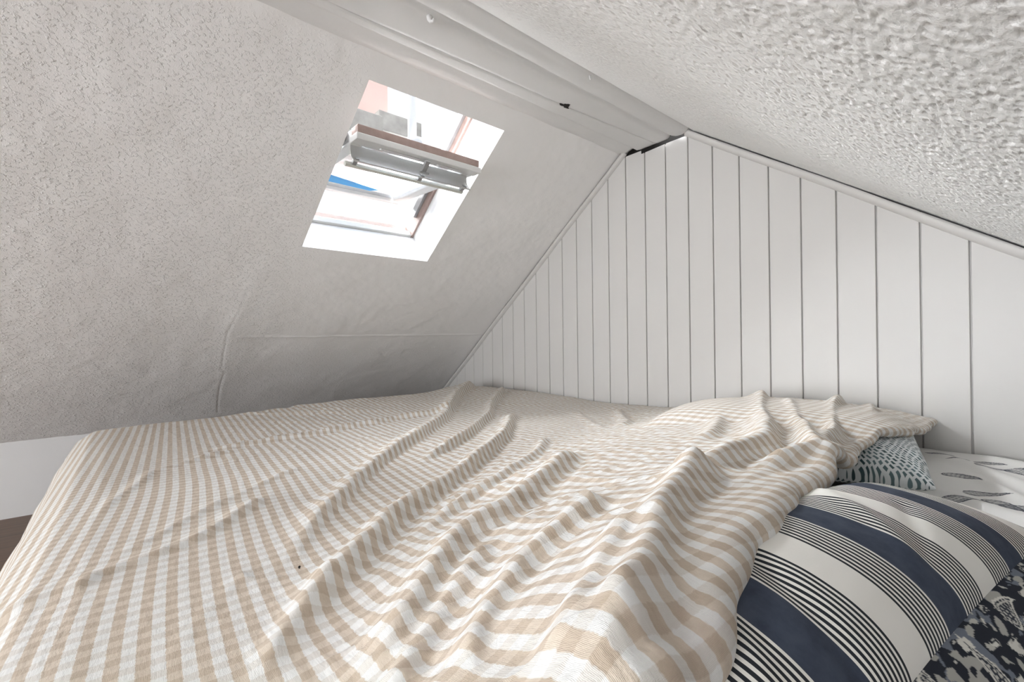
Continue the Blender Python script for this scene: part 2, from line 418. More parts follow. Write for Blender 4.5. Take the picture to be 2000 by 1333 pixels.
# ridge beam, built as one swept section with its split
ysb = np.concatenate([np.linspace(BACK, .0, 16)[:-1], np.linspace(0, D-.006, 360)])
def crack_x(y): return np.interp(y, [-3, .36, .75, 1.135, 1.6], [-1.09, -1.075, -1.060, -1.049, -1.022])
rows = []
for (xo, z, rel_) in [(-1.215, .815, 0), (-1.198, .812, 0), (-1.180, .806, 0), (-1.165, .804, 0), (-1.148, .807, 0), (-1.135, .812, 0),
                      (-1.126, .814, 0), (-1.118, .812, 0), (-1.110, .800, 0), (-1.104, .7955, 0), (-1.096, .7945, 0),
                      (-.012, .7945, 1), (-.0030, .7944, 1), (-.0013, .7975, 1), (0, .806, 1), (.0013, .7975, 1), (.0030, .7940, 1), (.012, .7940, 1),
                      (-.995, .7945, 0), (-.975, .7955, 0), (-.9655, .799, 0), (-.962, .806, 0), (-.958, .8095, 0), (-.953, .806, 0), (-.945, .7985, 0),
                      (-.93, .793, 0), (-.912, .7905, 0), (-.896, .7925, 0), (-.884, .799, 0), (-.874, .8085, 0), (-.862, .799, 0)]:
    x = crack_x(ysb)+xo+.0015*fbm(ysb*25, ysb*0+3, 2, 77) if rel_ else np.full_like(ysb, xo)
    amp = .0022 if rel_ == 0 else .0012
    zz = z+amp*fbm(ysb*9, np.full_like(ysb, xo*40), 3, 5)
    if xo == 0 and rel_: zz = .800+.016*sstep(-.35, .1, fbm(ysb*14, ysb*0, 3, 9)+.15)
    # the cut end is rounded and chipped at the gable
    zz = zz+.006*sstep(D-.025, D-.004, ysb)
    rows.append(np.stack([x, ysb, zz], -1))
P = np.stack(rows, 0)
o = gridmesh('trim_1', P, M_BEAM); tag(o, 'white painted ridge beam with a long split and rounded plaster edge', kind='structure')
# dark knot hole in the split
rng = np.random.default_rng(4)
kc = atz(1104, 206, .7935)
nv, vs, fs = 22, [], []
for r_, zz in ((1, .0006), (.8, -.0006), (.45, -.0012)):
    for a in range(nv):
        ang = 2*math.pi*a/nv; rr = r_*(1+.35*math.sin(3*ang+1)+.18*math.sin(7*ang))
        vs.append((kc[0]+.011*rr*math.cos(ang), kc[1]+.020*rr*math.sin(ang), kc[2]+zz-.0015))
vs.append((kc[0], kc[1], kc[2]-.0030))
for k in range(2):
    for a in range(nv): fs.append([k*nv+a, k*nv+(a+1) % nv, (k+1)*nv+(a+1) % nv, (k+1)*nv+a])
for a in range(nv): fs.append([2*nv+a, 2*nv+(a+1) % nv, 3*nv])
mesh('knot_hole', vs, fs, M_DARK, o, True)['label'] = 'black knot hole in the split of the beam'
# painted-over hook stub
hk = atz(839, 38, .790)
mb = MB(); mb.tube([hk+np.array([0, 0, .008]), hk, hk+np.array([.002, .001, -.006]), hk+np.array([.010, .004, -.008]), hk+np.array([.014, .004, -.003])], [.007, .006, .0042, .0035, .003], 12)
mb.build('painted_hook', M_BEAM, o, smooth=True)
nl = atz(1152, 152, .792)
mb = MB(); mb.tube([nl+np.array([0, 0, .006]), nl+np.array([.001, 0, -.004]), nl+np.array([.003, .0, -.008])], [.0028, .0022, .0016], 10)
mb.build('nail', M_BEAM, o, smooth=True)

# gable panelling: boards with V grooves
PW = .0577411*D; X0 = -1.522230*D
def topz(x):
    z = min(ML*x+CL, MR*x+CR)
    if -1.185 < x < -.885: z = min(z, .800)
    return z
prof = []      # (x, depth, keep) across the wall
k0 = -12
prof.append((KNEE, 0))
for k in range(k0, 62):
    x = X0+PW*k
    if x <= KNEE+.01 or x >= 1.25: continue
    prof += [(x-.0030, 0), (x-.0017, .0022), (x-.0015, .0085), (x+.0015, .0085), (x+.0017, .0022), (x+.0030, 0)]
prof.append((1.27, 0))
# break points of the top outline
for xb in (-1.1855, -1.185, -1.11, -1.0985, -1.098, -.9633, -.963, -.886, -.8855): prof.append((xb, 0))
prof.sort()
def tz(x):
    zl = ML*x+CL; zr = MR*x+CR
    if x < -1.185: return zl-.004
    if x > -.8855: return zr-.004
    if x < -1.11: return .796+(x+1.185)*.05
    if x < -1.098: return .797
    if x < -.963: return .783+(x+1.098)*.045
    return .789
vs, fs = [], []
for x, d in prof: vs += [(x, D+d, FLOOR), (x, D+d, tz(x))]
for i in range(len(prof)-1): fs.append([2*i, 2*i+2, 2*i+3, 2*i+1])
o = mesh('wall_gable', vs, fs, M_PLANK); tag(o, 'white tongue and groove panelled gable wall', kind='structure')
mb = MB(); mb.box((-2.9, D+.03, -.72), (1.4, D+.10, 1.0)); o = mb.build('trim_6', M_DARK); tag(o, kind='structure')
# cover strips under both slopes
def strip(name, xa, xb, m_, c_, w, label):
    ang = math.atan(m_); du = np.array([math.cos(ang), 0, math.sin(ang)]); dn = np.array([math.sin(ang), 0, -math.cos(ang)])
    base = np.array([0, 0, c_])
    sec = [(0.0045, 0), (.0045, -.013), (.010, -.015), (.017, -.0125), (w-.006, -.010), (w, -.004), (w, .001)]
    nseg = 60; la, lb = xa/math.cos(ang), xb/math.cos(ang)
    tt = np.linspace(la, lb, nseg)
    P = np.stack([base+du*t+dn*(a-.0015*math.sin(t*9)) + np.array([0, D+b, 0]) for a, b in sec for t in tt]).reshape(len(sec), nseg, 3)
    o = gridmesh(name, P, M_PLANK); tag(o, label, kind='structure')
strip('trim_2', KNEE, -1.185, ML, CL, .024, 'white cover strip along the left slope')
strip('trim_3', -.888, 1.2, MR, CR, .027, 'white cover strip along the right slope')

# floor, knee wall, rear wall
mb = MB(); mb.box((KNEE-.05, BACK, FLOOR-.05), (1.35, D+.1, FLOOR)); tag(mb.build('floor', M_FLOOR), 'dark oak board floor', kind='structure')
mb = MB(); mb.box((KNEE-.04, BACK, FLOOR), (KNEE, D+.1, ML*KNEE+CL+.004)); tag(mb.build('wall_left', M_KNEE), 'low white knee wall', kind='structure')
mb = MB()
mb.box((KNEE, BACK-.08, FLOOR), (-1.75, BACK, .3)); mb.box((.05, BACK-.08, FLOOR), (1.27, BACK, .3))
mb.box((-1.75, BACK-.08, FLOOR), (.05, BACK, -.5)); mb.box((-2.6, BACK-.08, .5), (.8, BACK, 1.0)); mb.box((-2.7, BACK-.08, .3), (-1.75, BACK, .5)); mb.box((.05, BACK-.08, .3), (.8, BACK, .5))
tag(mb.build('wall_back', M_KNEE), kind='structure')

# ------------------------------------------------------------------ skylight
win = empty('window_1', tuple(sl(.3, .77, .1))); tag(win, 'open white pivot roof window in the left slope', kind='structure')
def tl(s): return .498+.041*s/.66
def tr(s): return 1.023+.020*s/.66
def q(s, t, n): return tuple(sl(s, t, n))
mb = MB()
# inner lining boards: lower reveal and right reveal are each two boards deep with a fine step
def ring(n0, n1, off0, off1):
    # rectangle at depth n0 -> n1 ; returns quad strip of four faces
    def rect(n, off):
        s0 = -.185*n-off; s1 = .66-.36*n+off; a = n/.2
        return [(s0, (tl(0)*(1-a)+.520*a)-off, n), (s0, tr(0)*(1-a)+1.033*a+off, n), (s1, tr(.66)*(1-a)+1.033*a+off, n), (s1, tl(.66)*(1-a)+.525*a-off, n)]
    return rect(n0, off0), rect(n1, off1)
for n0, n1, o0, o1 in ((0, .098, 0, 0), (.098, .100, 0, .002), (.100, .150, .002, .0015), (.150, .152, .0015, .0035), (.152, .2, .0035, .003)):
    A, B = ring(n0, n1, o0, o1)
    vs = [q(*v) for v in A]+[q(*v) for v in B]
    mb.add(vs, [[i, (i+1) % 4, 4+(i+1) % 4, 4+i] for i in range(4)])
mb.build('reveal_lining', M_LINING, win)
# outer fixed frame of weathered wood
mb = MB()
fr = lambda s, t, n: sl(s, t, n)
mb.box((-.06, .49, .2), (-.045, 1.075, .285), fr); mb.box((.585, .49, .2), (.63, 1.075, .285), fr)
o = mb.build('frame', M_WEATHER, win, .002)
mb = MB(); mb.box((-.06, 1.026, .2), (.60, 1.075, .285), fr); mb.build('side_jamb', M_WEATHER, win, .002)
mb = MB(); mb.box((-.06, .47, .2), (.60, .515, .285), fr); mb.build('side_jamb', M_WEATHER, win, .002)
mb = MB(); mb.box((-.045, .515, .205), (-.030, 1.026, .235), fr); mb.build('sill_strip', M_SASH, win, .0015)
mb = MB(); mb.box((.05, 1.012, .235), (.57, 1.026, .27), fr); mb.build('metal_track', M_METAL, win, .001)

# sash, pivoted until it lies level: from the inside rail (s .50, n -.03) to the outer edge (s .0, n .40)
pa = np.array([.505, -.045]); pb = np.array([-.005, .400])
L_ = np.linalg.norm(pb-pa); du = (pb-pa)/L_; dv = np.array([-du[1], du[0]])   # dv: upwards side
if (SD*dv[0]+ND*dv[1])[2] < 0: dv = -dv
def sa(l, t, h):
    c = pa+du*l+dv*h; return sl(c[0], t, c[1])
TLS, TRS = .538, 1.003
sash = None
mb = MB()
mb.box((-.004, TLS, -.006), (.050, TRS+.004, .014), sa)          # inside (top) rail
sash = mb.build('sash', M_SASH, win, .002)
mb = MB(); mb.box((.0, TLS+.004, .0145), (.055, TRS-.004, .040), sa); mb.build('rail_back', M_WEATHER, sash, .002)
for t0, t1 in ((TLS, TLS+.040), (TRS-.045, TRS)):
    mb = MB(); mb.box((.05, t0, -.006), (L_-.045, t1, .034), sa); mb.build('stile', M_SASH, sash, .004)
mb = MB(); mb.box((L_-.026, TLS, -.006), (L_, TRS, .034), sa); mb.build('bottom_rail', M_SASH, sash, .004)
# glass
m, nt, p = nodemat('window_glass')
p.inputs['Base Color'].default_value = (.42, .45, .48, 1); p.inputs['Roughness'].default_value = .02
p.inputs['Transmission Weight'].default_value = 1.0; p.inputs['IOR'].default_value = 2.4
M_GLASS = m
mb = MB(); mb.box((.05, TLS+.036, .010), (L_-.022, TRS-.036, .015), sa); mb.build('glass_pane', M_GLASS, sash)
# blue reflection near the outer glass edge, built as a thin coloured strip
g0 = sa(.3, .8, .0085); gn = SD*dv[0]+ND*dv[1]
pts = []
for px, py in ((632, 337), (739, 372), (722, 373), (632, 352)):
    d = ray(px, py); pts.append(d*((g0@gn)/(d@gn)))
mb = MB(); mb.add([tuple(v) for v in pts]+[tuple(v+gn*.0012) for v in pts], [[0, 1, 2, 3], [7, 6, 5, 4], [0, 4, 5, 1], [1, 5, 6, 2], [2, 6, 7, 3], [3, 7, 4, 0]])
mb.build('painted_reflection', paint('painted_blue_reflection', (.03, .33, .72), .4), sash)['label'] = 'tapering blue reflection painted as a strip along the outer edge of the glass'
# ventilation flap: curved aluminium leaf under the rail
fl = []
tt = np.linspace(TLS-.004, TRS-.008, 12)
A = np.array([.449, -.008]); B = np.array([.434, -.068])
for e, side in ((0, 0), (0, 1)): pass
prf = []
for i, a in enumerate(np.linspace(0, 1, 12)):
    c = A*(1-a)+B*a; nrm = np.array([-(B-A)[1], (B-A)[0]]); nrm /= np.linalg.norm(nrm)
    prf.append(c+nrm*(.010*math.sin(math.pi*a)*-1))
back = [c+np.array([.004, .003]) for c in prf[::-1]]
sec = [tuple(c) for c in prf+back]
mb = MB(); mb.prism(sec, TLS+.006, TRS-.014, lambda a, b, t: sl(a, t, b)); mb.build('ventilation_flap', M_ALU, sash, 0, False)
mb = MB(); mb.prism([(.486, -.030), (.470, -.016), (.474, -.010), (.492, -.024)], TLS+.01, TRS-.02, lambda a, b, t: sl(a, t, b)); mb.build('vent_slot', M_METAL, sash)
for a, b in ((TLS+.09, TLS+.23), (TLS+.30, TLS+.39)):
    mb = MB(); mb.prism([(.484, -.036), (.474, -.024), (.472, -.027), (.480, -.040)], a, b, lambda x, y, t: sl(x, t, y)); mb.build('white_clip', M_SASH, sash)
# control bar with its three brackets
mb = MB(); mb.prism([(.409, -.050), (.397, -.046), (.394, -.036), (.400, -.030), (.410, -.036)], TLS-.006, TRS-.024, lambda a, b, t: sl(a, t, b))
mb.build('control_bar', M_BAR, sash, .001)
for t in (TLS+.02, (TLS+TRS)/2+.02, TRS-.035):
    mb = MB(); mb.prism([(.440, -.060), (.404, -.046), (.400, -.036), (.436, -.044)], t-.007, t+.007, lambda a, b, t_: sl(a, t_, b))
    mb.build('bracket', M_METAL, sash, .001)
mb = MB(); mb.prism([(.500, -.066), (.455, -.066), (.450, -.056), (.496, -.050)], .775, .791, lambda a, b, t_: sl(a, t_, b)); 
mb.tube([sl(.458, .765, -.070), sl(.458, .801, -.070)], .004, 8)
mb.build('latch', M_METAL, sash, .001)
mb = MB(); mb.box((.06, TLS-.008, -.002), (.11, TLS-.002, .03), sa); mb.build('pivot_hinge', M_METAL, sash, .001)

# ------------------------------------------------------------------ bed
bed = empty('bed', (-.92, .76, FLOOR)); tag(bed, 'low bed on the floor with a white fitted sheet printed with grey paisleys', 'bed')
ZM = -.302
mb = MB(); mb.box((-2.06, -.02, FLOOR+.003), (.17, 1.62, ZM-.014)); mb.build('mattress', M_KNEE, bed, .03)

# paisley print helper: darkness (0..1) of one paisley in local coordinates (unit length ~1)
def paisley(x, y):
    # teardrop: head circle at (0,0), tail curling towards +x
    t = np.clip((x+.30)/1.3, 0, 1)
    cy = .34*np.sin(t*2.6)*t-.10*t
    w = .30*np.sqrt(np.clip(1-((x+.02)/.30)**2, 0, 1))*(x < .0)+(x >= 0)*.30*np.clip(1-x/1.0, 0, 1)**1.15
    d = np.abs(y-cy)-w
    ins = (d < 0) & (x > -.32) & (x < 1.0)
    rim = ins & (d > -.055)
    rim2 = ins & (d < -.10) & (d > -.135)
    dots = ins & (d <= -.06) & (np.sin(x*38)*np.sin(y*38) > .35)
    return np.where(rim, 1., np.where(rim2, .85, np.where(dots, .8, np.where(ins, .38, 0.))))

# sheet (dense where the photo shows it)
xs = np.concatenate([np.linspace(-2.07, -.34, 30)[:-1], np.linspace(-.34, .09, 300), np.linspace(.09, .20, 12)[1:]])
ys = np.concatenate([np.linspace(-.03, .3, 10)[:-1], np.linspace(.3, 1.642, 760)])
XX, YY = np.meshgrid(xs, ys, indexing='ij')
wr = .0045*fbm(XX*9+YY*3, YY*5, 3, 12)
for (x0, y0, x1, y1, h, w) in ((-.20, 1.60, .03, 1.28, .010, .022), (-.10, 1.62, .03, 1.46, .014, .028), (-.15, 1.22, .06, 1.02, .008, .022), (-.02, 1.2, .02, .75, .008, .02), (-.13, 1.42, .03, 1.13, .008, .016), (-.02, .45, .05, .9, .006, .02)):
    d, s_, f_ = seg_d(XX, YY, [(x0, y0), (x1, y1)])
    wr = wr+h*np.exp(-(d/w)**2)*np.sin(np.clip(f_, .02, .98)*math.pi)**.5
wr = wr*sstep(-.5, -.3, XX)
edge_d = np.minimum.reduce([XX+2.07, .20-XX, YY+.03])
ZZ = ZM+.002+wr*sstep(0, .05, edge_d)-.05*(1-sstep(0, .05, edge_d))**2
P = np.stack([XX, YY, ZZ], -1)
o = gridmesh('fitted_sheet', P, M_SHEET, bed)
C = np.zeros((XX.size, 3))+np.array([.80, .79, .77]); xf, yf = XX.ravel(), YY.ravel()
ink = np.array([.07, .075, .095])
spots = []
for (px, py, ax, ay, ln) in ((1862, 928, 1890, 936, .050), (1945, 980, 1985, 998, .050), (1905, 962, 1950, 968, .050), (1922, 915, 1945, 918, .045),
                             (1980, 990, 2000, 1000, .05), (1865, 975, 1900, 980, .052), (1918, 905, 1935, 908, .04), (1985, 922, 2000, 930, .05), (1848, 890, 1836, 888, .04), (1880, 899, 1860, 898, .035), (1925, 1000, 1925, 1000, 0)):
    if ln == 0: continue
    a = atz(px, py, ZM+.004); b = atz(ax, ay, ZM+.004); d = b-a
    spots.append((a[0], a[1], math.atan2(d[1], d[0]), ln*1.5))
for i in range(7):
    for j in range(9):
        x = .035+.07*i; y = .33+.15*j+(.07 if i % 2 else 0)
        spots.append((x, y, 2.0+.9*((i*3+j*5) % 4), .07))
for (x, y, a, ln) in ((-.012, .62, -1.2, .07), (-.005, .50, -1.4, .08)): spots.append((x, y, a, ln))
for (x, y, a, ln) in spots:
    k = np.where((np.abs(xf-x) < ln*1.1) & (np.abs(yf-y) < ln*1.1))[0]
    dx, dy = xf[k]-x, yf[k]-y
    lx = (dx*math.cos(a)+dy*math.sin(a))/ln; ly = (-dx*math.sin(a)+dy*math.cos(a))/ln
    v = paisley(lx*1.35-.0, ly*1.15)[:, None]
    C[k] = C[k]*(1-v)+ink*v
setcol(o, C)

# ------------------------------------------------------------------ pillows
def pillow_surface(cx, cy, hx, hy, zc, T, rot, p=2.3, e=.55, nu=120, nv=120, px=.04):
    u = np.sin(np.linspace(-1, 1, nu)*math.pi/2); v = np.sin(np.linspace(-1, 1, nv)*math.pi/2)
    U, V = np.meshgrid(u, v, indexing='ij')
    # concave sides, pointed corners
    pinch = 1-.055*(1-V**2); pinch2 = 1-.055*(1-U**2)
    h = (np.clip(1-np.abs(U)**p, 0, 1)*np.clip(1-np.abs(V)**p, 0, 1))**e
    x = U*hx*(1-px*(1-V**2)); y = V*hy*(1-.04*(1-U**2))
    c, s = math.cos(rot), math.sin(rot)
    X = cx+x*c-y*s; Y = cy+x*s+y*c
    return U, V, X, Y, h
pil = empty('striped_pillow', (-.34, .42, ZM)); tag(pil, 'pillow in a white, navy and black striped case at the front of the bed', 'pillow')
U, V, X, Y, h = pillow_surface(-.178, .485, .141, .345, 0, 0, -.12, 2.4, .5, 200, 260, .09)
zc = -.236
h = h*(1-.70*sstep(-.1, 1, -U))
wr = .0022*fbm(X*14, Y*9, 3, 51)+.004*fbm(X*5, Y*5, 2, 52)
for (x0, y0, x1, y1, hh, w) in ((-.21, .62, -.06, .50, .004, .012), (-.22, .40, -.05, .33, -.005, .012), (-.20, .33, -.08, .26, .004, .010), (-.1, .62, -.06, .5, -.003, .010)):
    d, s_, f_ = seg_d(X, Y, [(x0, y0), (x1, y1)]); wr = wr+hh*np.exp(-(d/w)**2)
top = zc+.072*h+wr*h-.035*sstep(-.1, 1, -U)-.045*sstep(.62, 1, -V); bot = zc-.062*h**.8-.035*sstep(-.1, 1, -U)-.045*sstep(.62, 1, -V)
PER = .172
yl = -(X+.236)*math.sin(-.06)+(Y-.43)*math.cos(.06)+.022+.09*(-.05-X)
uvs = np.stack([X, (yl-.0785)/PER+.0*X], -1)
Pt = np.stack([X, Y, top], -1); Pb = np.stack([X, Y, bot], -1)
n, mm = X.shape
f = np.concatenate([gridfaces(n, mm), gridfaces(n, mm)[:, ::-1]+n*mm])
o = mesh('pillow_body', np.concatenate([Pt.reshape(-1, 3), Pb.reshape(-1, 3)]), f, M_STRIPE, pil, True, np.concatenate([uvs.reshape(-1, 2)]*2))
# printed flange along the right end and along the far side of the case
def flange(ts, seam, outv, nw, name):
    a = np.linspace(0, 1, nw)
    P = np.zeros((nw, len(ts), 3))
    for i, k in enumerate(a):
        P[i] = seam+outv*k
    return P
ts = np.linspace(Y[-1].min()+.004, Y[-1].max()-.004, 560); nw = 70
a = np.linspace(0, 1, nw)[:, None]; tY = ts[None, :]
V_ = (tY-.43)/.40
sX = np.interp(ts, Y[-1], X[-1])[None, :]-.004
FX = sX+.046*np.sin(a*1.15)+.004*np.sin(tY*38)*a
FY = tY+0*a
FZ = zc+.010-.052*a**1.5+.003*np.sin(tY*31+1)*a+.004*fbm(a*3, tY*22, 2, 9)*a
P = np.stack([FX+0*tY, FY, FZ], -1)
o = gridmesh('flange', P, M_FLANGE, pil); o['label'] = 'dark blue and white paisley border of the pillow case'
sx, sy = (a*.05+0*tY).ravel(), (tY+0*a).ravel()
C = np.zeros((sx.size, 3))+np.array([.05, .058, .075])
nz = fbm(sx*85+2*fbm(sx*35, sy*35, 2, 3), sy*45, 3, 6)
pale = np.array([.66, .65, .60]); mid = np.array([.16, .18, .22]); blk = np.array([.018, .022, .032])
C = np.zeros((sx.size, 3))+blk
C = np.where((nz > .12)[:, None], mid, C)
wx = sx+.006*fbm(sx*45, sy*45, 3, 14); wy = sy+.012*fbm(sx*30, sy*30, 3, 15)
n3 = fbm(wx*120, wy*48, 2, 26); n4 = fbm(wx*260, wy*110, 2, 27)
C = np.where((n3 > .33)[:, None], pale, C); C = np.where(((n3 > .22) & (n3 < .25))[:, None], pale*.7, C)
C = np.where((n4 > .42)[:, None], pale*.75, C)
C = np.where((n3 < -.36)[:, None], pale*.6, C)
for i in range(10):
    x = .016+.016*(i % 2); y = .06+.085*i; ang = 1.5+.8*(i % 3); ln = .040
    dx, dy = sx-x, sy-y; k = np.where((np.abs(dx) < ln) & (np.abs(dy) < ln))[0]
    lx = (dx[k]*math.cos(ang)+dy[k]*math.sin(ang))/ln; ly = (-dx[k]*math.sin(ang)+dy[k]*math.cos(ang))/ln
    v = paisley(lx*1.3, ly*1.3)
    C[k] = np.where((v > .95)[:, None], pale, np.where((v > .5)[:, None], pale*.8, np.where((v > .1)[:, None], np.array([.03, .035, .05]), C[k])))
setcol(o, C)

# second pillow behind, teal dashes
pil2 = empty('patterned_pillow', (-.42, 1.24, ZM)); tag(pil2, 'pillow with small teal dashes on white, tucked under the duvet behind the striped pillow', 'pillow')
U, V, X, Y, h = pillow_surface(-.445, 1.24, .275, .235, 0, 0, .20, 2.6, .42, 110, 110, .02)
zc2 = -.262
top = zc2+.085*h+.004*fbm(X*16, Y*12, 3, 61)*h; bot = zc2-.034*h**.8
d, s_, f_ = seg_d(X, Y, [(-.24, 1.45), (-.15, 1.16)]); top = top+.016*np.exp(-(d/.03)**2)*h**.3
uvs = np.stack([X, Y], -1); Pt = np.stack([X, Y, top], -1); Pb = np.stack([X, Y, bot], -1); n, mm = X.shape
f = np.concatenate([gridfaces(n, mm), gridfaces(n, mm)[:, ::-1]+n*mm])
mesh('pillow_body', np.concatenate([Pt.reshape(-1, 3), Pb.reshape(-1, 3)]), f, M_TEAL, pil2, True, np.concatenate([uvs.reshape(-1, 2)]*2))

# ------------------------------------------------------------------ duvet
cp = []   # (x, y, z) control points of the broad form
def C3(px, py, z): q_ = atz(px, py, z); cp.append((q_[0], q_[1], z))
for x, z in ((-2.37, -.268), (-2.20, -.262), (-2.08, -.262), (-1.85, -.262), (-1.69, -.263), (-1.41, -.275), (-1.21, -.274), (-1.08, -.270), (-.956, -.264)): cp.append((x, 1.62, z))
for x, z in ((-.82, -.236), (-.68, -.200), (-.50, -.190), (-.33, -.195), (-.2, -.215)): cp.append((x, 1.62, z))
for x, y, z in ((-.671, 1.38, -.200), (-.572, 1.38, -.170), (-.444, 1.38, -.172), (-.351, 1.38, -.165), (-.26, 1.38, -.185), (-.2, 1.42, -.215)): cp.append((x, y, z))
for y, z in ((-.1, -.298), (.07, -.290), (.26, -.289), (.49, -.276), (.79, -.263), (1.1, -.264), (1.25, -.260), (1.42, -.238)): cp.append((-2.1, y, z))
for x in (-1.7, -1.4, -1.1, -.8, -.6):
    for y, z in ((-.08, -.305), (.12, -.297), (.35, -.294)): 
        if not (x > -.7 and y > .1): cp.append((x, y, z))
for x, y, z in ((-1.7, .7, -.285), (-1.4, .7, -.288), (-1.1, .6, -.288), (-1.7, 1.1, -.278), (-1.4, 1.1, -.283), (-1.1, 1.0, -.283), (-.92, .8, -.279), (-.95, 1.25, -.276), (-.8, .55, -.282), (-.72, .42, -.283)): cp.append((x, y, z))
C3(1190, 857, -.225); C3(1064, 917, -.225); C3(1025, 994, -.232); C3(900, 1060, -.246); C3(789, 1176, -.266); C3(709, 1274, -.280)
C3(1290, 900, -.185); C3(1200, 960, -.185); C3(1344, 932, -.155); C3(1275, 1036, -.155); C3(1150, 1100, -.175); C3(1204, 1183, -.158); C3(1100, 1250, -.188); C3(950, 1250, -.220); C3(820, 1300, -.252)
C3(1250, 1300, -.160); C3(1430, 860, -.170); C3(1560, 860, -.165); C3(1480, 930, -.155); C3(1640, 860, -.170)
HEM = [(1780, 862, -.212), (1715, 866, -.200), (1640, 908, -.165), (1560, 972, -.162), (1500, 1036, -.163), (1450, 1126, -.165), (1412, 1215, -.170), (1378, 1333, -.178)]
hem = []
for px, py, z in HEM:
    q_ = atz(px, py, z); hem.append(q_); cp.append(tuple(q_))
cp += [(-.10, .10, -.195), (-.30, .05, -.265), (-.15, -.02, -.235), (-.45, -.06, -.298), (-.12, -.3, -.27), (.05, 0, -.24)]
cp = np.array(cp)
def tps(r): return np.where(r > 1e-9, r*r*np.log(r+1e-12), 0)
K = tps(np.hypot(cp[:, None, 0]-cp[None, :, 0], cp[:, None, 1]-cp[None, :, 1]))+1e-3*np.eye(len(cp))
Pm = np.c_[np.ones(len(cp)), cp[:, :2]]
A_ = np.block([[K, Pm], [Pm.T, np.zeros((3, 3))]])
co_ = np.linalg.solve(A_, np.r_[cp[:, 2], np.zeros(3)])
def H0(x, y):
    z = co_[-3]+co_[-2]*x+co_[-1]*y
    for i in range(len(cp)): z = z+co_[i]*tps(np.hypot(x-cp[i, 0], y-cp[i, 1]))
    return z
def proj(x, y, z):
    P = np.array([x, y, z]); return P
# folds: pixel polyline, z used to place it, height, width left, width right (steep), taper
FOLDS = [
 ([(925, 765), (891, 785), (869, 820), (811, 860), (749, 900), (687, 949), (629, 1007), (571, 1078), (535, 1110), (480, 1160)], -.285, .017, .040, .012),
 ([(985, 768), (962, 790), (955, 812), (925, 838), (880, 865), (800, 905)], -.275, .014, .022, .010),
 ([(1000, 815), (988, 855), (954, 886), (914, 917), (865, 953), (820, 984), (767, 1024), (740, 1055), (709, 1082), (678, 1113), (642, 1158), (598, 1207), (560, 1265), (530, 1320)], -.285, .015, .030, .012),
 ([(1064, 870), (1050, 905), (1010, 935), (950, 975), (880, 1015), (800, 1070)], -.280, .006, .016, .010),
 ([(1100, 930), (1025, 990), (980, 1021), (900, 1056), (869, 1092), (834, 1128), (789, 1172), (749, 1225), (700, 1285), (660, 1330)], -.245, .012, .030, .014),
 ([(900, 1120), (850, 1170), (800, 1230), (760, 1290), (730, 1340)], -.235, .008, .016, .012),
 ([(1100, 1050), (1020, 1090), (960, 1150), (910, 1230), (880, 1320)], -.205, .008, .018, .010),
 ([(1344, 925), (1311, 970), (1275, 1030), (1256, 1076), (1236, 1128), (1204, 1177), (1180, 1240), (1170, 1330)], -.155, .013, .022, .016),
 ([(1165, 1120), (1120, 1180), (1090, 1250), (1080, 1330)], -.175, .007, .014, .010),
 ([(1484, 772), (1494, 805), (1500, 830), (1500, 870), (1440, 892), (1372, 918), (1330, 955)], -.165, .013, .030, .014),
 ([(1543, 782), (1562, 815), (1580, 850), (1585, 885), (1520, 900), (1440, 925)], -.160, .011, .020, .012),
 ([(1640, 778), (1628, 810), (1622, 850), (1618, 890), (1560, 930)], -.160, .012, .020, .010),
 ([(1415, 795), (1400, 830), (1380, 862), (1340, 880)], -.185, .006, .018, .012),
 ([(1700, 795), (1720, 830), (1700, 868)], -.180, .008, .02, .010),
 ([(1210, 800), (1225, 830), (1205, 850)], -.265, .006, .025, .012),
 ([(1130, 800), (1165, 830), (1175, 850)], -.268, .004, .025, .012),
 ([(880, 800), (760, 815), (640, 838), (480, 860), (350, 882)], -.275, .010, .035, .014),
 ([(560, 930), (440, 985), (330, 1040), (250, 1080), (160, 1120)], -.295, .006, .018, .008),
 ([(480, 1010), (400, 1060), (296, 1100), (180, 1140), (60, 1220)], -.298, .010, .030, .008),
 ([(420, 900), (300, 930), (220, 990), (170, 1040)], -.30, .008, .020, .010),
 ([(600, 1190), (560, 1230), (520, 1290), (500, 1330)], -.285, .006, .018, .010),
 ([(430, 1180), (380, 1230), (330, 1300)], -.295, .004, .02, .010),
]
fold_world = []
for pts, z, hh, wl, wr_ in FOLDS:
    w = [tuple(atz(a, b, z)[:2]) for a, b in pts]
    # which side is +? right side in the picture
    mid = len(pts)//2
    a, b = np.array(w[mid-1]), np.array(w[mid]); m_ = (a+b)/2
    pm = ((pts[mid-1][0]+pts[mid][0])/2+6, (pts[mid-1][1]+pts[mid][1])/2+3)
    q_ = atz(pm[0], pm[1], z)[:2]-m_; dd = b-a
    sgn = np.sign(dd[0]*q_[1]-dd[1]*q_[0])
    e = np.array(w[0])-np.array(w[1]); e = e/np.linalg.norm(e)*.07
    w = [tuple(np.array(w[0])+e)]+w
    fold_world.append((w, hh, wl, wr_*1.15, sgn))
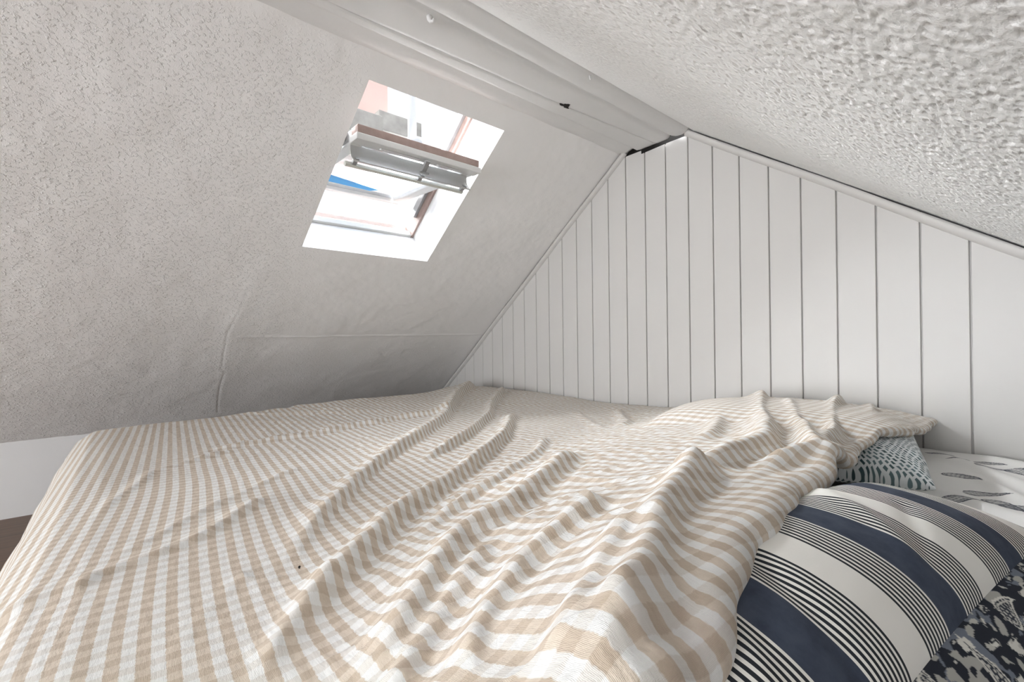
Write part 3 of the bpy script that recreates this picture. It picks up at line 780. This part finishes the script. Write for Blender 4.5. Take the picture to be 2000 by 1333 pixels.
def Hf(x, y):
    z = H0(x, y)
    xw = x+.012*fbm(x*7, y*7, 2, 71); yw = y+.012*fbm(x*7, y*7, 2, 72)
    for w, hh, wl, wr_, sgn in fold_world:
        xs_, ys_ = [q_[0] for q_ in w], [q_[1] for q_ in w]
        M_ = 5*max(wl, wr_)
        sel = (x > min(xs_)-M_) & (x < max(xs_)+M_) & (y > min(ys_)-M_) & (y < max(ys_)+M_)
        if not sel.any(): continue
        d, sd_, fr_ = seg_d(xw[sel], yw[sel], w)
        near = sd_*sgn > 0
        scale = .55+.75*fr_*0+.0
        g = np.where(near, np.exp(-(d/wr_)**2)-.28*np.exp(-((d-2.0*wr_)/(1.1*wr_))**2), np.exp(-(d/wl)**2))
        tap = sstep(0, .12, fr_)*sstep(1.0, .84, fr_)
        dz = np.zeros_like(z); dz[sel] = 1.75*hh*g*tap
        z = z+dz
    return z
def local_h(x, y, cx, cy, hx_, hy_, rot, p, e, zc_, T_):
    c, s = math.cos(rot), -math.sin(rot); dx, dy = x-cx, y-cy
    u = (dx*c-dy*s)/hx_; v = (dx*s+dy*c)/hy_
    h_ = (np.clip(1-np.abs(u)**p, 0, 1)*np.clip(1-np.abs(v)**p, 0, 1))**e
    sag = .035*sstep(-.1, 1, -u)+.045*sstep(.62, 1, -v) if T_ < .08 else 0
    if T_ < .08: h_ = h_*(1-.70*sstep(-.1, 1, -u))
    return np.where(h_ > 0, zc_+T_*h_-sag, -9)
def under(x, y):
    a = local_h(x, y, -.178, .485, .142, .35, -.12, 2.4, .5, -.236, .075)
    b = local_h(x, y, -.445, 1.24, .28, .24, .20, 2.6, .42, -.262, .092)
    return np.maximum(np.maximum(a, b), ZM)+.011
gx = np.arange(-2.4, .4, .01); gy = np.arange(-.4, 1.8, .01); GX, GY = np.meshgrid(gx, gy, indexing='ij')
U_ = under(GX, GY)
def shift_op(A, k, op, w=None):
    for ax in (0, 1):
        st = [np.roll(A, i, ax) for i in range(-k, k+1)]
        A = np.maximum.reduce(st) if op == 'max' else sum(w[i+k]*st[i+k] for i in range(-k, k+1))
    return A
gw = np.exp(-(np.arange(-9, 10)/3.2)**2/2*1.0); gw /= gw.sum()
U_ = shift_op(shift_op(U_, 2, 'max'), 9, 'blur', gw)
def under_soft(x, y):
    fx = np.clip((x-gx[0])/.01, 0, len(gx)-2); fy = np.clip((y-gy[0])/.01, 0, len(gy)-2)
    ix, iy = fx.astype(int), fy.astype(int); fx, fy = fx-ix, fy-iy
    return (U_[ix, iy]*(1-fx)+U_[ix+1, iy]*fx)*(1-fy)+(U_[ix, iy+1]*(1-fx)+U_[ix+1, iy+1]*fx)*fy
def smax(a, b, k=.012):
    h_ = np.clip(.5+.5*(a-b)/k, 0, 1); return b*(1-h_)+a*h_+k*h_*(1-h_)
def wrinkle(x, y):
    t = .62*x+.78*y; n_ = .78*x-.62*y           # stretched along the fold direction
    z = .0065*fbm(n_*11, t*3.0, 3, 81)+.0034*fbm(n_*30, t*9, 3, 82)
    rid = 1-np.abs(fbm(x*13+2*fbm(x*4, y*4, 2, 5), y*13, 2, 83))*3.2
    far = .30+.70*sstep(1.0, .45, y)
    z = z*(.55+.45*sstep(1.1, .5, y))
    z = z+far*.0032*np.clip(rid, 0, 1)**3
    rid2 = 1-np.abs(fbm(n_*26+2*fbm(x*6, y*6, 2, 15), t*11, 2, 88))*3.4
    z = z+far*.0022*np.clip(rid2, 0, 1)**2*sstep(-.2, .15, fbm(x*4, y*4, 2, 91)+.05)
    z = z+.0008*fbm(x*90, y*60, 2, 84)
    return z
hem = sorted(hem, key=lambda v: v[1]); hy = np.array([v[1] for v in hem]); hx = np.array([v[0] for v in hem])
def hemx(y):
    x = np.interp(y, hy, hx)
    for k in (1,): x = (np.interp(y-.03, hy, hx)+2*x+np.interp(y+.03, hy, hx))/4
    return x+.0035*np.sin(y*31)+.002*np.sin(y*75+1)-np.clip(.2-y, 0, 1)*.25
XF, YF = -2.13, -.045
bs = np.concatenate([np.linspace(-.62, YF, 90)[:-1], np.linspace(YF, .8, 300)[:-1], np.linspace(.8, 1.640, 230)])
na = 620
at_ = np.linspace(0, 1, na)
AA = np.zeros((na, len(bs))); BBm = np.tile(bs, (na, 1))
hxv = hemx(bs)
a_lo = XF-.50
# denser sampling near the camera (large x)
w_ = at_**.80
for j in range(len(bs)): AA[:, j] = a_lo+(hxv[j]-.020-a_lo)*w_
oa = np.clip(XF-AA, 0, None); ob = np.clip(YF-BBm, 0, None); rr = np.hypot(oa, ob)
# side profile by arc length: soft shoulder then a falling, flaring skirt
ra = np.array([0, .05, .10, .16, .24, .34, .44, .60]); out = np.array([0, .048, .088, .118, .140, .160, .185, .23]); drp = np.array([0, .006, .034, .086, .162, .260, .355, .400])
ro = np.interp(rr, ra, out); rd = np.interp(rr, ra, drp)
dirx = np.where(rr > 0, oa/np.maximum(rr, 1e-9), 0); diry = np.where(rr > 0, ob/np.maximum(rr, 1e-9), 0)
wave = .016*np.sin((AA*1.0+BBm)*17+2*vnoise(AA*3, BBm*3, 4))*sstep(.08, .4, rr)
XP = np.minimum(np.maximum(AA, XF), 9)-(ro+wave)*dirx; YP = np.maximum(BBm, YF)-(ro+wave)*diry
Xc, Yc = np.maximum(AA, XF), np.maximum(BBm, YF)
ZP = smax(Hf(Xc, Yc)+wrinkle(AA, BBm)*(1-.3*sstep(1.50, 1.63, BBm)), under_soft(Xc, Yc)+.001)
ZP = smax(ZP, under(Xc, Yc)-.004, .006)-rd
ZP = np.maximum(ZP, FLOOR+.012+.004*np.sin(AA*40))
# keep off the wall
P = np.stack([XP, YP, ZP], -1)
UVv = np.stack([AA-.05*BBm, BBm+.06*(AA+.2)*sstep(-.3, -1.2, AA)], -1)
# rolled hem: quarter turn out, down, and back underneath
ext, extuv = [], []
last = P[-1]; tang = np.gradient(last, axis=0); tang /= np.linalg.norm(tang, axis=1)[:, None]
outd = np.stack([tang[:, 1], -tang[:, 0], 0*tang[:, 0]], -1); outd /= np.linalg.norm(outd, axis=1)[:, None]
outd *= np.sign(outd[:, :1])
R = .011+.009*sstep(1.0, .35, bs)+.003*vnoise(bs*9, bs*0, 6)
for k, ang in enumerate(np.linspace(0, math.pi, 17)[1:]):
    e = last+outd*(np.sin(ang)*R*1.15)[:, None]+np.array([0, 0, 1.0])*(-(1-np.cos(ang))*R*.95)[:, None]
    ext.append(e); extuv.append(np.stack([UVv[-1, :, 0]+ang*.018, UVv[-1, :, 1]], -1))
base_ = ext[-1]
for d in np.linspace(.008, .05, 6):
    e = base_-outd*d; e[:, 2] = np.minimum(e[:, 2], smax(Hf(e[:, 0], e[:, 1]), under_soft(e[:, 0], e[:, 1]))-.012)-.1*d; ext.append(e); extuv.append(np.stack([extuv[15][:, 0]+d, UVv[-1, :, 1]], -1))
P = np.concatenate([P, np.stack(ext, 0)], 0); UVv = np.concatenate([UVv, np.stack(extuv, 0)], 0)
o = gridmesh('duvet', P, M_GINGHAM, None, UVv)
tag(o, 'beige and white gingham duvet spread wrinkled over the bed', 'duvet')
# dark speck lying on the duvet
i_ = np.argmin(np.abs(P[:na, :, 0]-atz(581, 1083, -.27)[0])+np.abs(P[:na, :, 1]-atz(581, 1083, -.27)[1]))
pk = P[:na].reshape(-1, 3)[i_]
mb = MB(); mb.tube([pk+np.array([-.0015, 0, .001]), pk+np.array([0, .0006, .0022]), pk+np.array([.0018, 0, .001])], [.0006, .0016, .0007], 8)
tag(mb.build('lint_speck', M_DARK, None, 0, True), 'tiny dark speck of lint lying on the gingham duvet', 'speck')

# ------------------------------------------------------------------ outside, seen through the skylight
M_PINK = paint('pink_render', (.66, .46, .42), .8); M_CONC = paint('weathered_concrete', (.46, .44, .41), .9, .25, 9)
M_OWHITE = paint('white_metal_pipe', (.85, .87, .9), .3)
def tiles(name, c1, c2, per):
    m, nt, p = nodemat(name); co = objco(nt); sp = nt.nodes.new('ShaderNodeSeparateXYZ'); nt.links.new(co, sp.inputs[0])
    t = math_(nt, 'FRACT', math_(nt, 'DIVIDE', sp.outputs[2], per))
    nt.links.new(mixc(nt, math_(nt, 'GREATER_THAN', t, .75), c1, c2), p.inputs['Base Color']); p.inputs['Roughness'].default_value = .8
    return m
M_CLAD = tiles('pink_cladding', (.85, .72, .66), (.55, .36, .30), .16)
M_BLUE = paint('blue_painted_metal', (.01, .25, .80), .5)

out = empty('neighbour_house', (-5.2, 1.5, -4)); tag(out, 'pale pink house wall above a weathered concrete ledge, seen through the skylight', 'building')
def corner(px, py, x): return atx(px, py, x)
M_WHITEW = paint('white_render', (.93, .94, .93), .8)
c1 = corner(748, 262, -4.6); c2 = corner(745, 226, -4.6)
mb = MB(); mb.box((-5.6, c1[1]-.9, c1[2]-.05), (-4.6, c1[1], c2[2])); mb.build('concrete_ledge', M_CONC, out, .01)
c3 = corner(824, 268, -4.7); c4 = corner(820, 240, -4.7)
mb = MB(); mb.box((-5.6, c1[1]+.001, c3[2]-.05), (-4.7, c3[1], c4[2])); mb.build('concrete_ledge', M_CONC, out, .01)
mb = MB(); mb.box((-6.6, corner(757, 200, -5.2)[1]-.75, c1[2]), (-5.2, corner(757, 200, -5.2)[1], 3.7)); mb.build('upper_wall', M_PINK, out)
mb = MB(); mb.box((-9.0, -4.5, .25), (-5.3, 8, 1.9)); mb.build('white_wall', M_WHITEW, out)
mb = MB(); mb.box((-9.0, -4.5, -4), (-5.7, 8, .25)); mb.build('clad_wall', M_CLAD, out)
mb = MB(); mb.prism([(1.0, -.34), (2.75, -.185), (2.75, -.165), (1.0, -.12)], -5.69, -5.62, lambda y, z, x: (x, y, z)); mb.build('blue_band', M_BLUE, out)
b0 = corner(805, 262, -4.0)
mb = MB(); mb.tube([(b0[0], b0[1], b0[2]-.10), (b0[0], b0[1], b0[2]+1.6)], .042, 14)
mb.tube([(b0[0]+.05, b0[1]+.02, b0[2]-.10), (b0[0]+.05, b0[1]+.02, b0[2]-.06)], .06, 14)
pp = mb.build('drain_pipe', M_OWHITE, None, 0, True); tag(pp, 'white upright pipe outside the skylight beside the concrete parapet', 'pipe')
